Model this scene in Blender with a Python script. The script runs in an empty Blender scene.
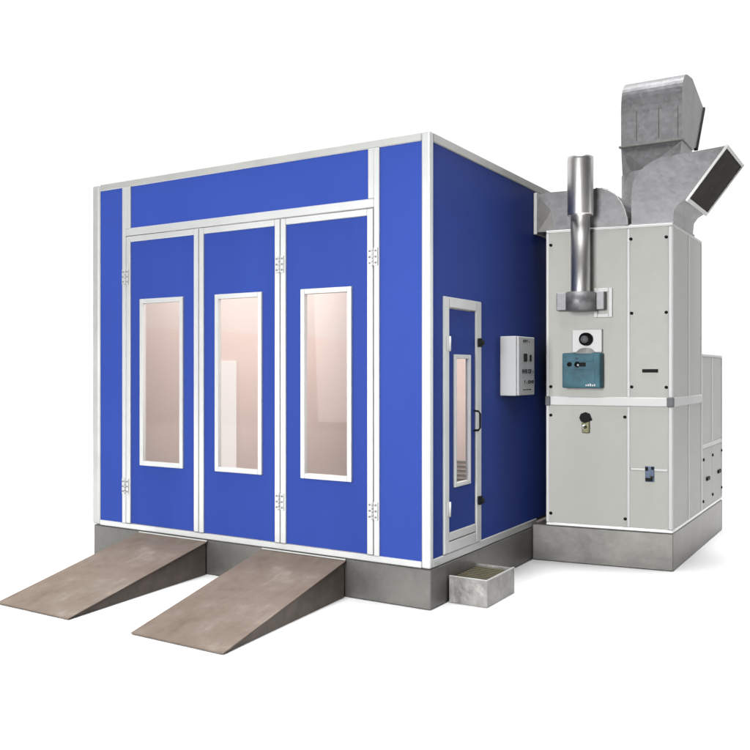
import bpy, bmesh, math, random
from mathutils import Vector, Matrix
random.seed(4)
scene = bpy.context.scene
COL = scene.collection

# ------------------------------------------------------------------ materials
def new_mat(name):
    m = bpy.data.materials.new(name); m.use_nodes = True
    nt = m.node_tree
    b = nt.nodes['Principled BSDF']
    return m, nt, b

def coords(nt, scale=(1, 1, 1)):
    tc = nt.nodes.new('ShaderNodeTexCoord')
    mp = nt.nodes.new('ShaderNodeMapping')
    mp.inputs['Scale'].default_value = scale
    nt.links.new(tc.outputs['Object'], mp.inputs['Vector'])
    return mp.outputs['Vector']

def noise(nt, vec, scale, detail=4, rough=.55):
    n = nt.nodes.new('ShaderNodeTexNoise')
    n.inputs['Scale'].default_value = scale
    n.inputs['Detail'].default_value = detail
    n.inputs['Roughness'].default_value = rough
    nt.links.new(vec, n.inputs['Vector'])
    return n.outputs['Fac']

def ramp(nt, fac, stops):
    r = nt.nodes.new('ShaderNodeValToRGB')
    e = r.color_ramp.elements
    while len(e) < len(stops): e.new(.5)
    for el, (p, c) in zip(e, stops):
        el.position = p; el.color = (*c, 1)
    nt.links.new(fac, r.inputs['Fac'])
    return r.outputs['Color']

def bump(nt, b, fac, strength, dist=.002):
    n = nt.nodes.new('ShaderNodeBump')
    n.inputs['Strength'].default_value = strength
    n.inputs['Distance'].default_value = dist
    nt.links.new(fac, n.inputs['Height'])
    nt.links.new(n.outputs['Normal'], b.inputs['Normal'])

def painted(name, col, rough=.4, vary=.06, scale=3, metal=0, stretch=(1, 1, 1), bmp=0, spec=.5, coat=0):
    m, nt, b = new_mat(name)
    v = coords(nt, stretch)
    f = noise(nt, v, scale)
    lo = tuple(c*(1-vary) for c in col); hi = tuple(min(1, c*(1+vary)) for c in col)
    nt.links.new(ramp(nt, f, [(.3, lo), (.7, hi)]), b.inputs['Base Color'])
    b.inputs['Roughness'].default_value = rough
    b.inputs['Metallic'].default_value = metal
    b.inputs['Specular IOR Level'].default_value = spec
    b.inputs['Coat Weight'].default_value = coat
    f2 = noise(nt, coords(nt, stretch), scale*14, 3)
    rr = nt.nodes.new('ShaderNodeMapRange')
    rr.inputs['To Min'].default_value = rough*.85; rr.inputs['To Max'].default_value = min(1, rough*1.2)
    nt.links.new(f2, rr.inputs['Value']); nt.links.new(rr.outputs['Result'], b.inputs['Roughness'])
    if bmp: bump(nt, b, f2, bmp)
    return m

def galvanised(name, col, rough=.38, metal=.85, spangle=22, vary=.18, sp=.25, low=1.6, wav=.25):
    m, nt, b = new_mat(name)
    v = coords(nt)
    vo = nt.nodes.new('ShaderNodeTexVoronoi'); vo.inputs['Scale'].default_value = spangle
    vo.inputs['Randomness'].default_value = 1
    nt.links.new(v, vo.inputs['Vector'])
    sep = nt.nodes.new('ShaderNodeSeparateColor'); nt.links.new(vo.outputs['Color'], sep.inputs['Color'])
    f = noise(nt, v, low, 4, .5)
    mx = nt.nodes.new('ShaderNodeMix'); mx.data_type = 'FLOAT'; mx.inputs[0].default_value = 1-sp
    nt.links.new(sep.outputs['Red'], mx.inputs[2]); nt.links.new(f, mx.inputs[3])
    lo = tuple(c*(1-vary) for c in col); hi = tuple(min(1, c*(1+vary)) for c in col)
    nt.links.new(ramp(nt, mx.outputs[0], [(.3, lo), (.7, hi)]), b.inputs['Base Color'])
    b.inputs['Metallic'].default_value = metal
    rr = nt.nodes.new('ShaderNodeMapRange')
    rr.inputs['To Min'].default_value = rough*.8; rr.inputs['To Max'].default_value = rough*1.25
    nt.links.new(mx.outputs[0], rr.inputs['Value']); nt.links.new(rr.outputs['Result'], b.inputs['Roughness'])
    bump(nt, b, f, wav, .03)
    return m

BLUE = painted('blue_panel', (.050, .098, .46), .42, .035, 1.2, bmp=.03, spec=.05)
DOORBLUE = painted('blue_door_panel', (.045, .088, .41), .42, .06, 1.4, stretch=(3, 1, .3), bmp=.03, spec=.05)
ALU = painted('satin_aluminium', (.76, .775, .765), .36, .05, 2.5, metal=.35, stretch=(1, 1, .6), bmp=.02, spec=.4)
ALUGREY = painted('weathered_aluminium', (.62, .625, .60), .40, .08, 3, metal=.3, bmp=.02, spec=.4)
WHITE = painted('white_profile', (.82, .82, .81), .4, .03, 3, bmp=.02)
CREAM = painted('grey_beige_panel', (.61, .61, .565), .46, .03, 1.6, bmp=.03, spec=.4)
BASE = galvanised('galvanised_base', (.185, .179, .167), .42, .55, 40, .30, sp=.06, low=1.8, wav=.5)
STEPM = galvanised('step_sheet_metal', (.36, .35, .335), .45, .4, 40, .25, sp=.1, low=9, wav=.5)
DUCT = galvanised('galvanised_duct', (.225, .225, .232), .45, .38, 30, .26, sp=.22, low=2.2, wav=.5)
STEEL = painted('polished_steel', (.62, .61, .60), .38, .03, 3, metal=1, stretch=(6, 6, .4))
GAP = painted('dark_seam', (.35, .35, .34), .6, .05)
BLACK = painted('black_plastic', (.008, .008, .009), .6, .2, 20, spec=.15)
DARK = painted('dark_parts_and_shade', (.055, .050, .043), .8, .45, 3, spec=.1)  # dark parts, and the painted shade in the elbow mouth
SCREW = painted('screw_grey', (.20, .21, .22), .5, .1, 20, spec=.25)
HSCREW = painted('hinge_screw', (.33, .34, .34), .5, .1, 20)
TEAL = painted('teal_enamel', (.062, .18, .235), .5, .3, 9, bmp=.06, spec=.25)
BRASS = painted('brassy_latch', (.10, .10, .045), .4, .35, 60, metal=.4)
STICK = painted('blue_sticker', (.11, .16, .27), .5, .25, 40)
BOXW = painted('white_enamel', (.70, .71, .72), .38, .02, 3)
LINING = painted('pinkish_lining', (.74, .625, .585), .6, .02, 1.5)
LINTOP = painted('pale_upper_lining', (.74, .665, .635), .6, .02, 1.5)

def ramp_mat():
    m, nt, b = new_mat('rusty_sheet_steel')
    v = coords(nt)
    f1 = noise(nt, v, 4.2, 8, .62); f2 = noise(nt, coords(nt, (9, .8, 9)), 3.2, 5, .6)
    mx = nt.nodes.new('ShaderNodeMix'); mx.data_type = 'FLOAT'; mx.inputs[0].default_value = .22
    nt.links.new(f1, mx.inputs[2]); nt.links.new(f2, mx.inputs[3])
    nt.links.new(ramp(nt, mx.outputs[0], [(.30, (.105, .073, .053)), (.43, (.16, .118, .088)), (.56, (.188, .147, .116)), (.72, (.29, .245, .205))]), b.inputs['Base Color'])
    b.inputs['Metallic'].default_value = .15; b.inputs['Roughness'].default_value = .6
    bump(nt, b, mx.outputs[0], .35, .006)
    return m
RUST = ramp_mat()
RUSTSIDE = painted('brown_steel_skirt', (.20, .165, .14), .6, .25, 7, metal=.1, bmp=.2)

def glass_mat():
    m, nt, b = new_mat('window_glass')
    nt.nodes.remove(b)
    out = nt.nodes['Material Output']
    tr = nt.nodes.new('ShaderNodeBsdfTransparent'); tr.inputs['Color'].default_value = (.97, .94, .93, 1)
    gl = nt.nodes.new('ShaderNodeBsdfGlossy'); gl.inputs['Roughness'].default_value = .03
    fr = nt.nodes.new('ShaderNodeFresnel'); fr.inputs['IOR'].default_value = 1.35
    mx = nt.nodes.new('ShaderNodeMixShader')
    ge = nt.nodes.new('ShaderNodeNewGeometry'); sb = nt.nodes.new('ShaderNodeMath'); sb.operation = 'SUBTRACT'; sb.inputs[0].default_value = 1
    mu = nt.nodes.new('ShaderNodeMath'); mu.operation = 'MULTIPLY'
    nt.links.new(ge.outputs['Backfacing'], sb.inputs[1]); nt.links.new(fr.outputs[0], mu.inputs[0]); nt.links.new(sb.outputs[0], mu.inputs[1])
    nt.links.new(mu.outputs[0], mx.inputs[0]); nt.links.new(tr.outputs[0], mx.inputs[1]); nt.links.new(gl.outputs[0], mx.inputs[2])
    nt.links.new(mx.outputs[0], out.inputs['Surface'])
    return m
GLASS = glass_mat()

def lamp_mat(name, col, s):
    m, nt, b = new_mat(name)
    b.inputs['Base Color'].default_value = (.35, .34, .33, 1)
    b.inputs['Emission Color'].default_value = (*col, 1); b.inputs['Emission Strength'].default_value = s
    return m
CEILLAMP = lamp_mat('ceiling_lamp', (1, .97, .95), 4.3)
SIDEFILL = lamp_mat('unseen_side_fill', (1, .97, .95), 1.5)  # glow of the added fill panel on the inner right wall
WALLLAMP = lamp_mat('wall_lamp', (1, .98, .96), .6)

# ------------------------------------------------------------------ helpers
def ident(x, y, z): return Vector((x, y, z))

class MB:
    """collects shapes and links them as ONE mesh object"""
    def __init__(self, fn=ident):
        self.bm = bmesh.new(); self.fn = fn; self.mats = []
    def mi(self, m):
        if m not in self.mats: self.mats.append(m)
        return self.mats.index(m)
    def _merge(self, tmp, m, smooth=False):
        i = self.mi(m); vm = {}
        for v in tmp.verts: vm[v] = self.bm.verts.new(self.fn(*v.co))
        for f in tmp.faces:
            try: nf = self.bm.faces.new([vm[v] for v in f.verts])
            except ValueError: continue
            nf.material_index = i; nf.smooth = smooth
        tmp.free()
    def box(self, x0, x1, y0, y1, z0, z1, m, bev=.003, seg=1):
        t = bmesh.new()
        bmesh.ops.create_cube(t, size=1)
        for v in t.verts:
            v.co = Vector(((x0+x1)/2+v.co.x*(x1-x0), (y0+y1)/2+v.co.y*(y1-y0), (z0+z1)/2+v.co.z*(z1-z0)))
        if bev:
            bev = min(bev, .45*min(abs(x1-x0), abs(y1-y0), abs(z1-z0)))
            bmesh.ops.bevel(t, geom=t.edges[:], offset=bev, segments=seg, affect='EDGES', profile=.5)
        self._merge(t, m); return self
    def cyl(self, c, axis, r, L, m, n=20, r2=None, bev=0):
        t = bmesh.new()
        bmesh.ops.create_cone(t, cap_ends=True, segments=n, radius1=r, radius2=r if r2 is None else r2, depth=L)
        if bev: bmesh.ops.bevel(t, geom=[e for e in t.edges if len(e.link_faces) == 2 and max(len(f.verts) for f in e.link_faces) > 4], offset=bev, segments=2, affect='EDGES')
        q = Vector((0, 0, 1)).rotation_difference(Vector(axis)).to_matrix().to_4x4()
        bmesh.ops.transform(t, matrix=Matrix.Translation(c) @ q, verts=t.verts)
        self._merge(t, m, smooth=n > 8); return self
    def lathe(self, c, prof, m, n=40):
        t = bmesh.new(); rings = []
        for r, z in prof:
            rings.append([t.verts.new((c[0]+r*math.cos(2*math.pi*k/n), c[1]+r*math.sin(2*math.pi*k/n), z)) for k in range(n)])
        for a, b in zip(rings, rings[1:]):
            for k in range(n): t.faces.new((a[k], a[(k+1) % n], b[(k+1) % n], b[k]))
        self._merge(t, m, True); return self
    def tube(self, pts, r, m, n=12):
        t = bmesh.new(); rings = []
        P = [Vector(p) for p in pts]
        for i, p in enumerate(P):
            d = (P[min(i+1, len(P)-1)]-P[max(i-1, 0)]).normalized()
            up = Vector((0, 0, 1)) if abs(d.z) < .9 else Vector((0, 1, 0))
            if abs(d.x) < 1e-4 and abs(d.z) > -1: up = Vector((1, 0, 0))
            u = d.cross(up).normalized(); w = d.cross(u)
            rings.append([t.verts.new(p+r*(math.cos(2*math.pi*k/n)*u+math.sin(2*math.pi*k/n)*w)) for k in range(n)])
        for a, b in zip(rings, rings[1:]):
            for k in range(n): t.faces.new((a[k], a[(k+1) % n], b[(k+1) % n], b[k]))
        t.faces.new(rings[0]); t.faces.new(rings[-1])
        self._merge(t, m, True); return self
    def poly(self, faces, m):
        t = bmesh.new()
        for f in faces: t.faces.new([t.verts.new(p) for p in f])
        bmesh.ops.remove_doubles(t, verts=t.verts, dist=1e-5)
        bmesh.ops.recalc_face_normals(t, faces=t.faces)
        self._merge(t, m); return self
    def frame(self, plane, u0, u1, z0, z1, w, d0, d1, m, bev=.003):
        """rectangular frame: plane 'y' lies in x-z (u=x, depth=y); plane 'x' lies in y-z (u=y, depth=x)"""
        wt = w if not isinstance(w, tuple) else w[1]; ws = w if not isinstance(w, tuple) else w[0]
        parts = [(u0, u0+ws, z0, z1), (u1-ws, u1, z0, z1), (u0+ws, u1-ws, z0, z0+wt), (u0+ws, u1-ws, z1-wt, z1)]
        for a, b, c, d in parts:
            if plane == 'y': self.box(a, b, d0, d1, c, d, m, bev)
            else: self.box(d0, d1, a, b, c, d, m, bev)
        return self
    def build(self, name, parent=None, solid=0):
        bmesh.ops.recalc_face_normals(self.bm, faces=self.bm.faces)
        loc = Vector((0, 0, 0)); p = parent
        while p: loc += p.location; p = p.parent
        me = bpy.data.meshes.new(name)
        for v in self.bm.verts: v.co -= loc
        self.bm.to_mesh(me); self.bm.free()
        for m in self.mats: me.materials.append(m)
        o = bpy.data.objects.new(name, me); COL.objects.link(o)
        if parent: o.parent = parent
        if solid:
            s = o.modifiers.new('thickness', 'SOLIDIFY'); s.thickness = solid; s.offset = -1
        return o

def tag(o, label, cat, group=None):
    o['label'] = label; o['category'] = cat
    if group: o['group'] = group
    return o
def thing(name, loc, label, cat, group=None):
    o = bpy.data.objects.new(name, None); COL.objects.link(o); o.location = loc
    o.empty_display_size = .2
    return tag(o, label, cat, group)
def part(name, parent, m, *boxes, bev=.003, seg=1, fn=ident):
    b = MB(fn)
    for x in boxes: b.box(*x, m, bev, seg)
    return b.build(name, parent)

# ------------------------------------------------------------------ setting
fl = MB()
fl.poly([[(-16, -14, 0), (16, -14, 0), (16, 16, 0), (-16, 16, 0)]], painted('white_studio_floor', (.93, .93, .93), .9, .005, 1, spec=0))
floor = fl.build('floor'); floor['kind'] = 'structure'

# ------------------------------------------------------------------ the spray booth
XL, D = -3.2, 4.2
booth = thing('spray_booth', (-1.6, 2.1, 0), 'large blue spray booth cabin with three windowed folding doors and silver frame', 'spray booth')
# plinth
part('base_plinth', booth, BASE, (XL+.02, .001, .004, D, .002, .2625), bev=.006)
# posts and rails
part('corner_post', booth, ALU, (-.066, 0, 0, .052, .266, 3.1), bev=.013, seg=3)
part('corner_post', booth, ALUGREY, (XL, XL+.094, 0, .06, .266, 3.1), bev=.022, seg=3)
part('top_rail', booth, ALUGREY, (XL+.094, -.066, .002, .06, 3.042, 3.098), bev=.006)
part('top_rail', booth, ALUGREY, (-.06, -.002, .052, D, 3.036, 3.098), bev=.006)
part('bottom_rail', booth, ALU, (XL+.094, -.066, .002, .05, .266, .309), bev=.005)
part('bottom_rail', booth, ALU, (-.05, -.002, .052, 1.9, .266, .322), bev=.005)
part('mullion', booth, ALU, (-2.837, -2.796, -.002, .05, .309, 3.042), (-2.796, -2.742, -.002, .05, 2.705, 3.042), bev=.004)
part('mullion', booth, ALU, (-.426, -.384, -.002, .05, .309, 3.042), (-.472, -.426, -.002, .05, 2.705, 3.042), bev=.004)
part('door_header_rail', booth, ALU, (-2.796, -.426, -.001, .05, 2.645, 2.705), bev=.005)
# blue panels
part('wall_panel', booth, BLUE, (XL+.094, -2.837, .012, .05, .309, 3.042), bev=0)
part('wall_panel', booth, BLUE, (-.384, -.066, .012, .05, .309, 3.042), bev=0)
part('wall_panel', booth, BLUE, (-2.742, -.472, .012, .05, 2.705, 3.042), bev=0)
part('wall_panel', booth, BLUE, (-.05, -.010, .052, .199, .322, 3.036), bev=0)
part('wall_panel', booth, BLUE, (-.05, -.010, .199, .787, 2.045, 3.036), bev=0)
part('wall_panel', booth, BLUE, (-.05, -.010, .787, D, .322, 3.036), bev=0)
part('wall_panel', booth, BLUE, (XL+.01, XL+.05, .06, D, .266, 3.09), bev=0)
part('wall_panel', booth, BLUE, (XL+.05, -.05, D-.04, D, .266, 3.09), bev=0)
part('roof_panel', booth, ALUGREY, (XL+.05, -.062, .062, D-.042, 3.06, 3.09), bev=0)
# interior seen through the glass
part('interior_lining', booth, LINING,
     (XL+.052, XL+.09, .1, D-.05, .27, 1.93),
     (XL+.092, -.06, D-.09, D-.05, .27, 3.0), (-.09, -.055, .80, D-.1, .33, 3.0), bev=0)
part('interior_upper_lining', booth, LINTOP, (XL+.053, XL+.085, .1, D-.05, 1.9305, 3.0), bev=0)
part('interior_floor', booth, BASE, (XL+.1, -.1, .06, D-.1, .266, .285), bev=0)
part('ceiling_lamp', booth, CEILLAMP, (XL+.35, -.35, .35, D-.35, 2.97, 3.0), bev=0)
part('interior_wall_lamp', booth, WALLLAMP, (XL+.091, XL+.12, 1.40, 1.70, .42, 1.645), bev=.004)
part('interior_side_fill', booth, SIDEFILL, (-.13, -.095, .9, D-.15, .5, 2.5), bev=0)  # added glowing panel, out of view, evens the light on the left lining
gr = MB()
for k in range(5): gr.box(-2.4, -1.2, D-.12, D-.091, .30+.05*k, .315+.05*k, GAP, .002)
gr.build('exhaust_grille', booth)

def hinge_mesh(b, plane, u, z, h=.122, w=.074):
    def bx(u0, u1, d0, d1, z0, z1, m, bev=.0015):
        if plane == 'y': b.box(u0, u1, -d1, -d0, z0, z1, m, bev)
        else: b.box(d0, d1, u0, u1, z0, z1, m, bev)
    bx(u-w/2, u-.003, .003, .010, z-h/2, z+h/2, ALU)
    bx(u+.003, u+w/2, .003, .010, z-h/2, z+h/2, ALU)
    for k in range(5):
        zz = z-h/2+h*(k+.5)/5
        c = (u, -.012, zz) if plane == 'y' else (.012, u, zz)
        b.cyl(c, (0, 0, 1), .008, h/5-.004, ALUGREY, 12)
    for s in (-1, 1):
        for k in (-1, 0, 1):
            c = (u+s*w*.32, -.0115, z+k*h*.33) if plane == 'y' else (.0115, u+s*w*.32, z+k*h*.33)
            b.cyl(c, (0, 1, 0) if plane == 'y' else (1, 0, 0), .0075, .005, HSCREW, 10)

leaves = [(-2.790, -2.003, -2.63, -2.161), (-1.997, -1.218, -1.833, -1.381), (-1.212, -.432, -1.031, -.602)]
for i, (a, b_, w0, w1) in enumerate(leaves):
    z0, z1 = .313, 2.638; st = .047; wz0, wz1 = .79, 2.124; o = .02
    leaf = MB()
    for (p, q, r, s) in ((a+st, w0+o, z0, z1-.045), (w1-o, b_-st, z0, z1-.045), (w0+o, w1-o, z0, wz0+o), (w0+o, w1-o, wz1-o, z1-.045)):
        leaf.box(p, q, .010, .026, r, s, DOORBLUE, 0)
    lf = leaf.build('door_leaf', booth)
    part('leaf_frame', lf, ALU, (a, a+st, -.003, .047, z0, z1), (b_-st, b_, -.003, .047, z0, z1), (a+st, b_-st, -.002, .047, z1-.045, z1), bev=.004)
    MB().frame('y', w0, w1, wz0, wz1, .036, -.008, .030, ALU).build('window_frame', lf)
    part('window_pane', lf, GLASS, (w0+.03, w1-.03, .016, .020, wz0+.03, wz1-.03), bev=0)
    hs = {0: (-2.7925,), 1: (), 2: (-1.215, -.429)}[i]
    for u in hs:
        for z in (2.312, .61):
            hb = MB(); hinge_mesh(hb, 'y', u, z); hb.build('hinge', lf)
# dark strips seen in the seams between the door leaves
part('door_seal', booth, GAP, (-2.806, -2.78, .051, .06, .31, 2.64), (-2.012, -1.988, .051, .06, .31, 2.64), (-1.226, -1.204, .051, .06, .31, 2.64), (-.441, -.420, .051, .06, .31, 2.64), bev=0)

# side door
part('door_jamb', booth, ALU, (-.05, .004, .199, .272, .322, 2.045), (-.05, .004, .702, .787, .322, 2.045), (-.05, .005, .272, .702, 1.972, 2.045), (-.05, .004, .272, .702, .322, .398), bev=.006)
sd = MB(); y0, y1, z0, z1 = .278, .697, .404, 1.967; wy0, wy1, wz0, wz1 = .352, .606, .755, 1.66; o = .012
for (p, q, r, s) in ((y0, wy0+o, z0+.055, z1), (wy1-o, y1, z0+.055, z1), (wy0+o, wy1-o, z0+.055, wz0+o), (wy0+o, wy1-o, wz1-o, z1)):
    sd.box(-.024, -.008, p, q, r, s, DOORBLUE, 0)
sdo = sd.build('side_door', booth)
part('kick_rail', sdo, ALU, (-.045, .003, y0, y1, z0, z0+.055), bev=.004)
MB().frame('x', wy0, wy1, wz0, wz1, .028, -.026, .006, ALU).build('window_frame', sdo)
part('window_pane', sdo, GLASS, (-.013, -.010, wy0+.023, wy1-.023, wz0+.025, wz1-.025), bev=0)
hd = MB(); hd.tube([(.0, .665, 1.265), (.035, .665, 1.262), (.048, .665, 1.245), (.048, .665, 1.145), (.035, .665, 1.128), (0, .665, 1.125)], .0075, BLACK)
hd.build('handle', sdo)
for z in (1.75, .62):
    lt = MB(); lt.box(.004, .024, .72, .77, z-.032, z+.032, BLACK, .008, 2); lt.cyl((.03, .742, z), (1, 0, 0), .018, .022, BLACK, 14); lt.box(.022, .032, .695, .74, z-.010, z+.010, BLACK, .003)
    lt.build('latch', sdo)
for z in (1.73, .62):
    hb = MB()
    hb.box(.0045, .009, .222, .262, z-.05, z+.05, ALU, .002); hb.cyl((.012, .262, z), (0, 0, 1), .008, .10, WHITE, 14, bev=.002)
    hb.build('hinge', sdo)

# ------------------------------------------------------------------ ramps
def ramp_thing(dx, label):
    r = thing('loading_ramp', (-2.17+dx, -.7, 0), label, 'ramp', 'rusty steel drive-in ramps')
    fx0, fx1, fy = -2.525+dx, -1.812+dx, -1.36
    tx0, tx1, ty, tz = -2.64+dx, -1.905+dx, -.012, .252
    T = .010
    dk = MB()
    dk.poly([[(fx0, fy, .004+T), (fx1, fy, .004+T), (tx1, ty, tz), (tx0, ty, tz)],
             [(fx0, fy, .004), (fx1, fy, .004), (tx1, ty, tz-T), (tx0, ty, tz-T)],
             [(fx0, fy, .004), (fx1, fy, .004), (fx1, fy, .004+T), (fx0, fy, .004+T)],
             [(tx0, ty, tz-T), (tx1, ty, tz-T), (tx1, ty, tz), (tx0, ty, tz)],
             [(fx0, fy, .004), (tx0, ty, tz-T), (tx0, ty, tz), (fx0, fy, .004+T)],
             [(fx1, fy, .004), (tx1, ty, tz-T), (tx1, ty, tz), (fx1, fy, .004+T)]], RUST)
    dko = dk.build('ramp_deck', r)
    bv = dko.modifiers.new('edge', 'BEVEL'); bv.width = .003; bv.segments = 2
    for s in (0, 1):
        fx, tx = (fx0+.012, tx0+.012) if s == 0 else (fx1-.012, tx1-.012)
        w = .006 if s == 0 else -.006
        a = [(fx+(tx-fx)*.03, fy+(ty-fy)*.03), (tx, ty-.002)]
        sk = MB()
        p = [(a[0][0], a[0][1], .002), (a[1][0], a[1][1], .002), (a[1][0], a[1][1], tz-T-.002), (a[0][0], a[0][1], .008)]
        q = [(x+w, y, z) for x, y, z in p]
        sk.poly([p, q]+[[p[k], p[(k+1) % 4], q[(k+1) % 4], q[k]] for k in range(4)], RUSTSIDE)
        sk.build('side_skirt', r)
    lp = MB()
    lp.poly([[(tx0+.004, ty, tz+.001), (tx1-.004, ty, tz+.001), (tx1-.004, ty+.006, tz+.009), (tx0+.004, ty+.006, tz+.009)]], ALUGREY)
    lp.build('ramp_lip', r, solid=.004)
ramp_thing(0, 'brown rusty sheet steel ramp on the left, under the leftmost door leaf')
ramp_thing(1.262, 'brown rusty sheet steel ramp nearer the side door, under the middle and right door leaves')

# ------------------------------------------------------------------ step by the side door
st = thing('access_step', (.145, .48, 0), 'low grey steel step box on the floor below the narrow side door', 'step')
x0, x1, y0, y1, h = .012, .288, .25, .71, .175
part('step_front', st, STEPM, (x0, x1, y0, y0+.006, .002, h), bev=.001)
part('step_side', st, STEPM, (x1-.006, x1, y0+.006, y1, .002, h), bev=.001)
part('step_back', st, STEPM, (x0, x1-.006, y1-.006, y1, .002, h), bev=.001)
tr = MB(); tr.box(x0, x1-.007, y0+.007, y1-.007, h-.03, h-.022, DARK, 0)
for k in range(9): tr.box(x0, x1-.01, y0+.03+k*.047, y0+.05+k*.047, h-.021, h-.013, painted('olive_tread', (.13, .115, .07), .6, .2, 12), .002)
tr.build('step_tread', st)
MBr = MB(); MBr.box(x0, x1+.003, y0-.003, y0+.014, h+.0005, h+.006, ALUGREY, .001); MBr.box(x1-.012, x1+.003, y0+.014, y1, h+.0005, h+.006, ALUGREY, .001)
MBr.build('step_rim', st)

# ------------------------------------------------------------------ control box on the side wall
cb = thing('control_box', (.065, 1.31, 1.36), 'white electrical control box with black markings mounted on the blue side wall', 'control box')
X0, X1, Y0, Y1, Z0, Z1 = -.009, .141, 1.149, 1.477, 1.36, 1.81
part('box_body', cb, BOXW, (X0, X1-.02, Y0, Y1, Z0, Z1), bev=.005, seg=2)
cv = part('box_cover', cb, BOXW, (X1-.018, X1, Y0+.001, Y1-.001, Z0+.002, Z1-.002), bev=.006, seg=2)
def letters(z, h, y, word, w):
    """one printed line: a thin label plate with stroke letters on it"""
    mk = MB(); n = len(word)
    mk.box(X1+.0002, X1+.0012, y-.008, y+n*w*1.35+.002, z-h/2-.006, z+h/2+.006, BOXW, 0)
    d0, d1 = X1+.0013, X1+.0028
    for k, s in enumerate(word):
        u = y+k*(w*1.35); t = w*.28
        if s in 'HNOE': mk.box(d0, d1, u, u+t, z-h/2, z+h/2, BLACK, 0)
        if s in 'HNO': mk.box(d0, d1, u+w-t, u+w, z-h/2, z+h/2, BLACK, 0)
        if s in 'EOT': mk.box(d0, d1+.0001, u+t*.9, u+w-t*.9, z+h/2-t, z+h/2, BLACK, 0)
        if s in 'HNE': mk.box(d0, d1+.0001, u+t*.9, u+w-t*.9, z-t/2, z+t/2, BLACK, 0)
        if s in 'OE': mk.box(d0, d1+.0001, u+t*.9, u+w-t*.9, z-h/2, z-h/2+t, BLACK, 0)
        if s in 'TI': mk.box(d0, d1, u+w/2-t/2, u+w/2+t/2, z-h/2, z+h/2-t, BLACK, 0)
    mk.build('printed_label', cv)
letters(1.775, .022, Y0+.085, 'NHTI', .028)
letters(1.545, .032, Y0+.065, 'HNEOEI', .031)
letters(1.463, .026, Y0+.105, 'TIOHE', .032)
letters(1.405, .008, Y0+.085, 'EOTHENO', .018)
part('rotary_switch', cv, BLACK, (X1+.0005, X1+.014, Y0+.100, Y0+.145, 1.618, 1.680), bev=.004)
part('push_button', cv, BLACK, (X1+.0005, X1+.010, Y0+.225, Y0+.243, 1.620, 1.672), bev=.003)

# ------------------------------------------------------------------ heating cabinet
AX, AY = .99020, .13964
def cab(a, b, z): return Vector((a*AX, 1.785+a*AY+b, z))
hc = thing('heating_cabinet', tuple(cab(.6, .56, 0)), 'tall grey beige air heating cabinet with white edge strips beside the blue booth', 'cabinet')
CP = lambda name, m, *bx, **k: part(name, hc, m, *bx, fn=cab, **k)
CP('base_plinth', BASE, (.004, 1.098, 0, 2.11, .002, .291), bev=.006)
CP('cabinet_core', GAP, (.13, 1.083, .012, 1.115, .294, 2.68), bev=0)
def panel(a0, a1, z0, z1): CP('front_panel', CREAM, (a0, a1, .003, .014, z0, z1), bev=.002)
panel(.14, .754, 1.338, 2.668); panel(.776, 1.062, 1.338, 2.668)
panel(.14, .754, .318, 1.270); panel(.776, 1.062, .788, 1.270); panel(.776, 1.062, .318, .768)
def spanel(b0, b1, z0, z1): CP('side_panel', CREAM, (1.081, 1.0905, b0, b1, z0, z1), bev=.002)
for z0, z1 in ((.318, 1.270), (1.338, 2.668)):
    spanel(.03, .575, z0, z1); spanel(.628, 1.092, z0, z1)
CP('edge_strip', WHITE, (.116, .142, 0, .04, .318, 1.268), (.116, .142, 0, .04, 1.341, 2.666), bev=.004)
CP('edge_strip', WHITE, (.753, .777, 0, .015, .318, 1.268), (.753, .777, 0, .015, 1.341, 2.666), bev=.004)
CP('edge_strip', WHITE, (1.061, 1.095, -.002, .032, .318, 1.268), (1.061, 1.095, -.002, .032, 1.341, 2.666), bev=.008, seg=2)
CP('edge_strip', WHITE, (1.078, 1.0935, .576, .627, .318, 1.268), (1.078, 1.0935, .576, .627, 1.341, 2.666), bev=.004)
CP('edge_strip', WHITE, (1.07, 1.0945, 1.092, 1.126, .318, 1.268), (1.07, 1.0945, 1.092, 1.126, 1.341, 2.666), bev=.004)
CP('middle_band', WHITE, (.15, 1.056, -.006, .02, 1.268, 1.341), bev=.006)
CP('middle_band', WHITE, (1.075, 1.100, .036, 1.12, 1.268, 1.341), bev=.006)
CP('corner_bracket', SCREW, (1.056, 1.102, -.009, .036, 1.266, 1.343), bev=.006)
CP('corner_bracket', SCREW, (.110, .150, -.008, .03, 1.266, 1.343), bev=.006)
CP('middle_strip', WHITE, (.779, 1.060, .001, .015, .768, .788), bev=.003)
CP('top_trim', WHITE, (.116, 1.095, -.001, .04, 2.666, 2.690), bev=.004)
CP('top_trim', WHITE, (1.06, 1.0945, .04, 1.126, 2.666, 2.690), bev=.004)
CP('top_cover', ALUGREY, (.13, 1.06, .04, 1.12, 2.672, 2.688), bev=0)
CP('bottom_trim', ALU, (.116, 1.096, -.003, .04, .294, .318), bev=.006)
CP('bottom_trim', ALU, (1.07, 1.0965, .04, 1.126, .294, .318), bev=.005)
for a, z in ((.784, 2.582), (1.048, 2.582), (.789, 2.0), (1.048, 2.0), (.790, 1.422), (1.048, 1.421), (.155, 1.189), (.738, 1.185), (.155, .392), (.741, .384), (.155, 2.57), (.155, 1.42)):
    s = MB(cab); s.cyl((a, -.001, z), (0, 1, 0), .0125, .012, BLACK, 14, bev=.002); s.build('cover_screw', hc)
sl = MB(cab); sl.box(.869, .988, -.005, .002, 1.535, 1.562, BLACK, .003); sl.build('recessed_handle', hc)
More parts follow.
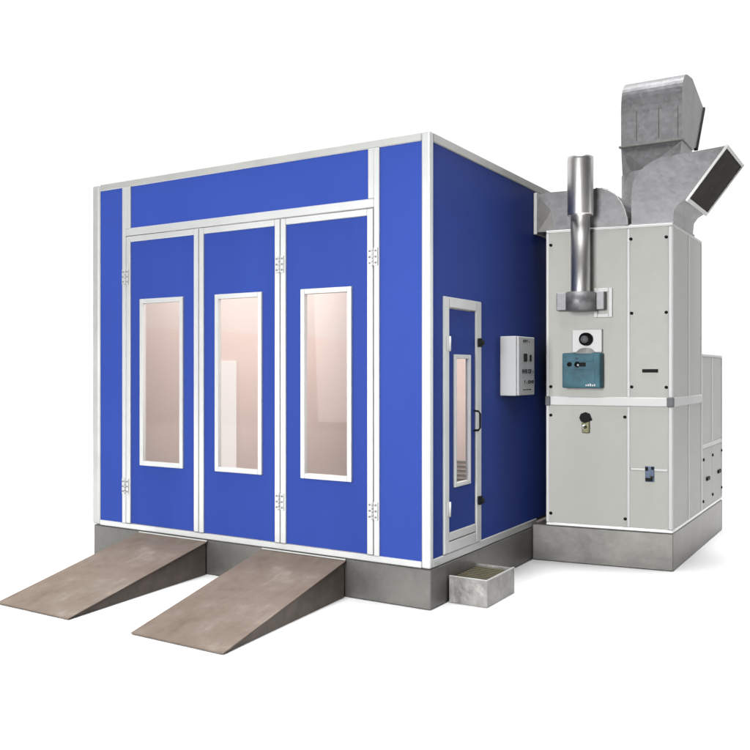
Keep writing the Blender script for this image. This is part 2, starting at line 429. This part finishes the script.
lt = MB(cab); lt.box(.407, .468, -.014, .003, 1.05, 1.158, BRASS, .006); lt.box(.414, .44, -.022, -.014, 1.085, 1.12, ALU, .004); lt.cyl((.437, -.02, 1.175), (0, 1, 0), .043, .03, BLACK, 8); lt.box(.393, .485, -.018, .001, 1.15, 1.172, BLACK, .005)
lt.cyl((.437, -.03, 1.10), (0, 1, 0), .012, .03, BRASS, 12); lt.build('door_latch', hc)
sk = MB(cab); sk.box(.892, .960, -.006, .002, .684, .806, STICK, .004); sk.box(.892, .915, -.008, -.0062, .77, .800, BLACK, 0); sk.box(.938, .957, -.008, -.0062, .78, .802, BLACK, 0); sk.box(.894, .950, -.008, -.0062, .69, .716, BLACK, 0); sk.box(.93, .956, -.008, -.0062, .716, .73, DARK, 0)
sk.build('rating_plate', hc)

# low cabinet behind
lc = thing('filter_cabinet', tuple(cab(.6, 1.6, 0.291)), 'low grey beige cabinet behind the tall heating cabinet with black handles', 'cabinet')
LP = lambda name, m, *bx, **k: part(name, lc, m, *bx, fn=cab, **k)
LP('cabinet_core', GAP, (.13, 1.080, 1.13, 2.125, .294, 1.69), bev=0)
for b0, b1 in ((1.17, 1.585), (1.645, 2.095)):
    LP('upper_panel', CREAM, (1.079, 1.0885, b0, b1, .89, 1.672), bev=.002)
    LP('lower_panel', CREAM, (1.079, 1.0885, b0, b1 if b1 > 2 else 1.612, .318, .85), bev=.002) if b1 < 2 else LP('lower_panel', CREAM, (1.079, 1.0885, 1.616, b1, .318, .85), bev=.002)
LP('edge_strip', WHITE, (1.07, 1.092, 1.13, 1.17, .318, 1.672), bev=.004)
LP('edge_strip', WHITE, (1.075, 1.092, 1.587, 1.643, .89, 1.672), bev=.004)
LP('edge_strip', CREAM, (1.07, 1.092, 2.095, 2.13, .318, 1.672), bev=.004)
LP('middle_strip', WHITE, (1.077, 1.092, 1.17, 2.095, .851, .889), bev=.004)
LP('top_trim', WHITE, (.116, 1.093, 1.13, 2.13, 1.674, 1.70), bev=.005)
LP('bottom_trim', ALU, (1.07, 1.0935, 1.13, 2.13, .294, .317), bev=.004)
for b, z in ((1.215, .757), (1.64, .765), (2.10, .773), (1.20, .387), (1.64, .398), (2.10, .411)):
    s = MB(cab); s.cyl((1.092, b, z), (1, 0, 0), .0135, .012, BLACK, 12); s.build('cover_screw', lc)
for b, z in ((1.40, .572), (1.955, .583)):
    s = MB(cab); s.box(1.088, 1.104, b-.06, b+.06, z-.018, z+.018, BLACK, .006); s.build('handle', lc)

# ------------------------------------------------------------------ burner
bn = thing('burner', tuple(cab(.43, -.05, 1.41)), 'teal boxy burner with white mounting plate fixed to the heating cabinet front', 'burner')
BP = lambda name, m, *bx, **k: part(name, bn, m, *bx, fn=cab, **k)
ho = BP('burner_housing', TEAL, (.283, .580, -.112, .0, 1.412, 1.69), bev=.010, seg=2)
fc = MB(cab)
fc.box(.31, .53, -.117, -.1125, 1.622, 1.676, TEAL, .002); fc.box(.31, .54, -.116, -.1125, 1.43, 1.56, TEAL, .002)
fc.build('cover_plate', ho)
dt = MB(cab)
dt.cyl((.343, -.116, 1.60), (0, 1, 0), .018, .012, BLACK, 16); dt.cyl((.405, -.116, 1.598), (0, 1, 0), .022, .012, BLACK, 16); dt.cyl((.412, -.123, 1.594), (0, 1, 0), .009, .006, ALU, 10)
dt.box(.425, .470, -.119, -.1125, 1.582, 1.614, BLACK, .004); dt.cyl((.398, -.12, 1.646), (0, 1, 0), .009, .01, STICK, 10)
dt.build('control_knobs', ho)
bl = MB(cab)
for k in range(5): bl.box(.470+.016*k, .480+.016*k, -.1195, -.1165, 1.428, 1.440+.004*(k % 3), WHITE, 0)
bl.build('label_print', ho)
pl = BP('mounting_plate', WHITE, (.335, .570, -.03, .0, 1.694, 1.88), bev=.005)
kn = MB(cab); kn.cyl((.452, -.05, 1.80), (0, 1, 0), .052, .045, BLACK, 20, bev=.006); kn.cyl((.449, -.078, 1.798), (0, 1, 0), .03, .02, SCREW, 16, bev=.004)
kn.build('sight_port', pl)
tb = MB(cab); tb.cyl((.455, -.06, 1.655), (0, 1, 0), .075, .10, ALUGREY, 28, bev=.006); tb.build('burner_tube', bn)

# ------------------------------------------------------------------ chimney
PA, PB = .436, -.14
ch = thing('chimney_pipe', tuple(cab(PA, PB, 2.0)), 'shiny steel exhaust chimney pipe with wider top sleeve on the heating cabinet front', 'chimney')
pc = cab(PA, PB, 0)
b = MB(); b.lathe((pc.x, pc.y), [(.074, 2.10), (.074, 2.80), (.066, 2.80), (.066, 2.10)], STEEL); b.build('pipe', ch)
b = MB(); b.lathe((pc.x, pc.y), [(.078, 2.774), (.099, 2.768), (.1, 2.776), (.101, 3.20), (.098, 3.226), (.093, 3.228), (.093, 2.79)], STEEL)
b.build('top_sleeve', ch)
b = MB(cab)
b.cyl((PA, PB, 2.16), (0, 0, 1), .083, .016, ALUGREY, 28)
b.box(.222, .33, -.07, .002, 2.03, 2.175, DUCT, .006); b.box(.52, .60, -.07, .002, 2.03, 2.175, DUCT, .006)
b.cyl((PA-.005, -.118, 2.095), (0, 0, 1), .112, .148, DUCT, 28, bev=.006)
b.build('flue_box', ch)
MB(cab).frame('y', .50, .645, 1.972, 2.205, .03, -.012, .001, WHITE).build('flue_cover_frame', ch)

# ------------------------------------------------------------------ ducts
def extrude(prof, y0, y1, open_edges=(), m=DUCT, fn=ident, mb=None):
    """profile of (u,z) in a vertical plane pushed from y0 to y1; edges listed in open_edges get no wall"""
    f = mb or MB(fn)
    A_ = [(u, y0, z) for u, z in prof]; B_ = [(u, y1, z) for u, z in prof]
    fs = [A_, B_]
    n = len(prof)
    for k in range(n):
        if k in open_edges: continue
        fs.append([A_[k], A_[(k+1) % n], B_[(k+1) % n], B_[k]])
    f.poly(fs, m); return f

cd = thing('connecting_duct', (.38, 2.2, 2.69), 'low galvanised air duct curving from the booth wall onto the heating cabinet top', 'duct')
arc = []
for k in range(9):
    t = math.radians(90-90*k/8)
    arc.append((.50+.25*math.cos(t), 2.694+.312*math.sin(t)))
prof = [(-.008, 2.692), (-.008, 3.0), (.14, 3.012)]+arc
b = extrude(prof, 0, .62, fn=lambda x, y, z: Vector((x, 1.852+x*.06+y, z)))
b.build('duct_body', cd)
fb = lambda x, y, z: Vector((x, 1.852+x*.06+y, z))
b = MB(fb); b.box(-.008, .022, -.012, .63, 2.675, 3.018, ALUGREY, .003); b.build('wall_flange', cd)
b = MB(fb)
b.poly([[(.03, -.003, 2.70), (.14, -.006, 2.86), (.03, -.003, 2.985)], [(.03, -.003, 2.70), (.14, -.006, 2.86), (.15, -.002, 2.70)]], BASE); b.build('crease_panel', cd)
b = MB(fb)
for (p, q), (r, s) in zip(arc, arc[1:]):
    b.poly([[(p, -.012, q+.004), (r, -.012, s+.004), (r, .012, s+.004), (p, .012, q+.004)]], ALUGREY)
b.build('seam_strip', cd, solid=.004)

el = thing('outlet_elbow_duct', tuple(cab(.95, .4, 2.69)), 'large galvanised elbow duct with dark open mouth on the heating cabinet top', 'duct')
outer = [(.766, 2.694), (.766, 2.93)]
for k in range(1, 8):
    t = k/8
    p0, p1, p2, p3 = Vector((.766, 2.93)), Vector((.766, 3.09)), Vector((.85, 3.18)), Vector((.985, 3.216))
    v = p0*(1-t)**3+p1*3*t*(1-t)**2+p2*3*t*t*(1-t)+p3*t**3
    outer.append((v.x, v.y))
outer += [(.985, 3.216), (1.460, 3.262)]
inner = [(1.182, 2.884), (1.12, 2.845), (1.088, 2.80), (1.078, 2.694)]
prof = outer+inner
b = extrude(prof, .08, .82, open_edges=(len(outer)-1, len(prof)-1), fn=cab)
b.build('duct_body', el, solid=.004)
# rim flange round the mouth
m0, m1 = Vector((1.460, 3.262)), Vector((1.182, 2.884))
dv = (m0-m1).normalized(); nv = Vector((dv.y, -dv.x))
b = MB(cab)
def rimbar(p, q, y0, y1):
    A_ = [p, q, q+nv*.018, p+nv*.018]
    fr = [(v.x, y0, v.y) for v in A_]; bk = [(v.x, y1, v.y) for v in A_]
    b.poly([fr, bk]+[[fr[k], fr[(k+1) % 4], bk[(k+1) % 4], bk[k]] for k in range(4)], ALUGREY)
rimbar(m0+dv*.012, m1-dv*.02, .072, .084); rimbar(m0+dv*.012, m1-dv*.02, .816, .828)
rimbar(m0+dv*.012, m0-dv*.012, .0845, .8155); rimbar(m1+dv*.01, m1-dv*.02, .0845, .8155)
b.build('mouth_flange', el)
b = MB(cab); b.box(.755, 1.092, .06, .079, 2.691, 2.708, DUCT, .003); b.box(1.079, 1.092, .079, .83, 2.691, 2.708, DUCT, .003); b.build('foot_flange', el)
# added dark sheet across the mouth, its colour stands in for the shade inside
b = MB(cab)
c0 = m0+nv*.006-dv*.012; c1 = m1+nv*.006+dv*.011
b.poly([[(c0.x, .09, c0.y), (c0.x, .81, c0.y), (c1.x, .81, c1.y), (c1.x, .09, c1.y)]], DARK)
b.build('mouth_shade_sheet', el, solid=.003)

hd = thing('exhaust_duct', (.64, 3.32, 1.70), 'tall galvanised exhaust duct with hooded top rising behind the outlet elbow', 'duct')
HX0, HX1, HY = .362, .908, 3.1
bz = [Vector((-.004, 3.92)), Vector((-.004, 4.14)), Vector((.06, 4.25)), Vector((.26, 4.27))]
cur = [bz[0]*(1-t)**3+bz[1]*3*t*(1-t)**2+bz[2]*3*t*t*(1-t)+bz[3]*t**3 for t in [k/12 for k in range(13)]]
prof = [(0, 3.626)]+[(v.x, v.y) for v in cur]+[(.44, 4.29), (.955, 4.15), (.61, 3.685), (.50, 3.65), (.424, 3.632)]
b = MB(lambda y, x, z: Vector((x, HY+y, z)))
extrude(prof, HX0, HX1, open_edges=(15, 18), mb=b)
b.build('hood', hd, solid=.004)
b = MB()
b.box(HX0-.018, HX1+.015, HY-.018, HY+.02, 3.612, 3.632, BASE, .003); b.box(HX1-.02, HX1+.016, HY+.021, HY+.43, 3.614, 3.634, BASE, .003); b.box(HX0-.016, HX0+.02, HY+.021, HY+.43, 3.614, 3.634, BASE, .003)
b.build('joint_flange', hd)
b = MB(lambda y, x, z: Vector((x, HY+y, z)))
a0, a1 = Vector((.955, 4.15)), Vector((.61, 3.685)); d2 = (a0-a1).normalized(); n2 = Vector((d2.y, -d2.x))
for (u0, u1) in ((HX0-.01, HX0+.02), (HX1-.02, HX1+.014)):
    b = MB(lambda y, x, z: Vector((x, HY+y, z)))
    A_ = [a0+d2*.01, a1-d2*.02, a1-d2*.02+n2*.025, a0+d2*.01+n2*.025]
    fr = [(v.x, u0, v.y) for v in A_]; bk = [(v.x, u1, v.y) for v in A_]
    b.poly([fr, bk]+[[fr[k], fr[(k+1) % 4], bk[(k+1) % 4], bk[k]] for k in range(4)], DARK)
    b.build('mouth_flange', hd)
for x in (.50, .70, .868): part('standing_seam', hd, BASE, (x, x+.006, HY-.010, HY-.001, 3.66, 3.93), bev=.001)
# square-to-round transition and round riser
cx, cy, R = .60, HY+.22, .285
top = [(HX0, HY), (HX1, HY), (HX1, HY+.43), (HX0, HY+.43)]
fs = []
def rp(deg, z): return (cx+R*math.cos(math.radians(deg)), cy+R*math.sin(math.radians(deg)), z)
zt, zb = 3.612, 3.38
for (i, j, mid) in ((0, 1, 270), (1, 2, 0), (2, 3, 90), (3, 0, 180)):
    fs.append([(*top[i], zt), (*top[j], zt), rp(mid, zb)])
for i, s in ((0, 180), (1, 270), (2, 0), (3, 90)):
    for k in range(3): fs.append([(*top[i], zt), rp(s+30*k, zb), rp(s+30*k+30, zb)])
b = MB(); b.poly(fs, DUCT); b.build('transition_piece', hd, solid=.003)
b = MB(); b.lathe((cx, cy), [(R, 1.704), (R, 3.379)], DUCT, 36); b.build('round_riser', hd, solid=.003)

# ------------------------------------------------------------------ camera
cam = bpy.data.cameras.new('camera'); co = bpy.data.objects.new('camera', cam); COL.objects.link(co)
co.location = (2.612, -4.938, 1.547)
co.rotation_euler = (math.radians(90), 0, math.radians(31.52))
cam.sensor_width = 36; cam.lens = 36*865/750; cam.shift_y = -4/750
cam.clip_end = 500
scene.camera = co

# ------------------------------------------------------------------ light
w = bpy.data.worlds.new('World'); scene.world = w; w.use_nodes = True
nt = w.node_tree; bg = nt.nodes['Background']
tc = nt.nodes.new('ShaderNodeTexCoord')
dt = nt.nodes.new('ShaderNodeVectorMath'); dt.operation = 'DOT_PRODUCT'
dt.inputs[1].default_value = (-.5227, .8525, 0)
nt.links.new(tc.outputs['Generated'], dt.inputs[0])
mr = nt.nodes.new('ShaderNodeMapRange'); mr.interpolation_type = 'SMOOTHSTEP'
mr.inputs['From Min'].default_value = -.15; mr.inputs['From Max'].default_value = .45
mr.inputs['To Min'].default_value = .05; mr.inputs['To Max'].default_value = 1.1
nt.links.new(dt.outputs['Value'], mr.inputs['Value'])
nt.links.new(mr.outputs['Result'], bg.inputs['Strength'])
bg.inputs['Color'].default_value = (1, 1, 1, 1)

def area(name, loc, target, sx, sy, power, spread=180, col=(1, 1, 1)):
    l = bpy.data.lights.new(name, 'AREA'); l.shape = 'RECTANGLE'; l.size = sx; l.size_y = sy
    l.energy = power; l.color = col; l.spread = math.radians(spread)
    o = bpy.data.objects.new(name, l); COL.objects.link(o); o.location = loc
    o.rotation_euler = (Vector(target)-Vector(loc)).to_track_quat('-Z', 'Y').to_euler()
    return o
area('overhead_softbox', (0, 3, 10), (0, 3, 0), 40, 40, 6300, 32)
area('key_softbox', (1.0, -13, 2.6), (.2, 0, 1.6), 3.4, 4.4, 1420)
area('side_softbox', (-4.2, -7.0, 2.2), (-2.4, 0, 1.5), 3.0, 3.0, 150)
area('corner_softbox', (2.4, -2.4, 4.2), (.0, -.25, 1.5), 1.4, 1.4, 6.5, 60)
area('right_softbox', (7.5, 6.5, 2.8), (.5, 1.5, 1.5), 4.0, 3.0, 150)

scene.render.engine = 'CYCLES'
scene.cycles.use_denoising = True
scene.cycles.max_bounces = 8
scene.cycles.diffuse_bounces = 0
scene.cycles.transparent_max_bounces = 12
scene.view_settings.view_transform = 'Standard'
scene.view_settings.look = 'None'
scene.view_settings.exposure = 0
scene.view_settings.gamma = 1
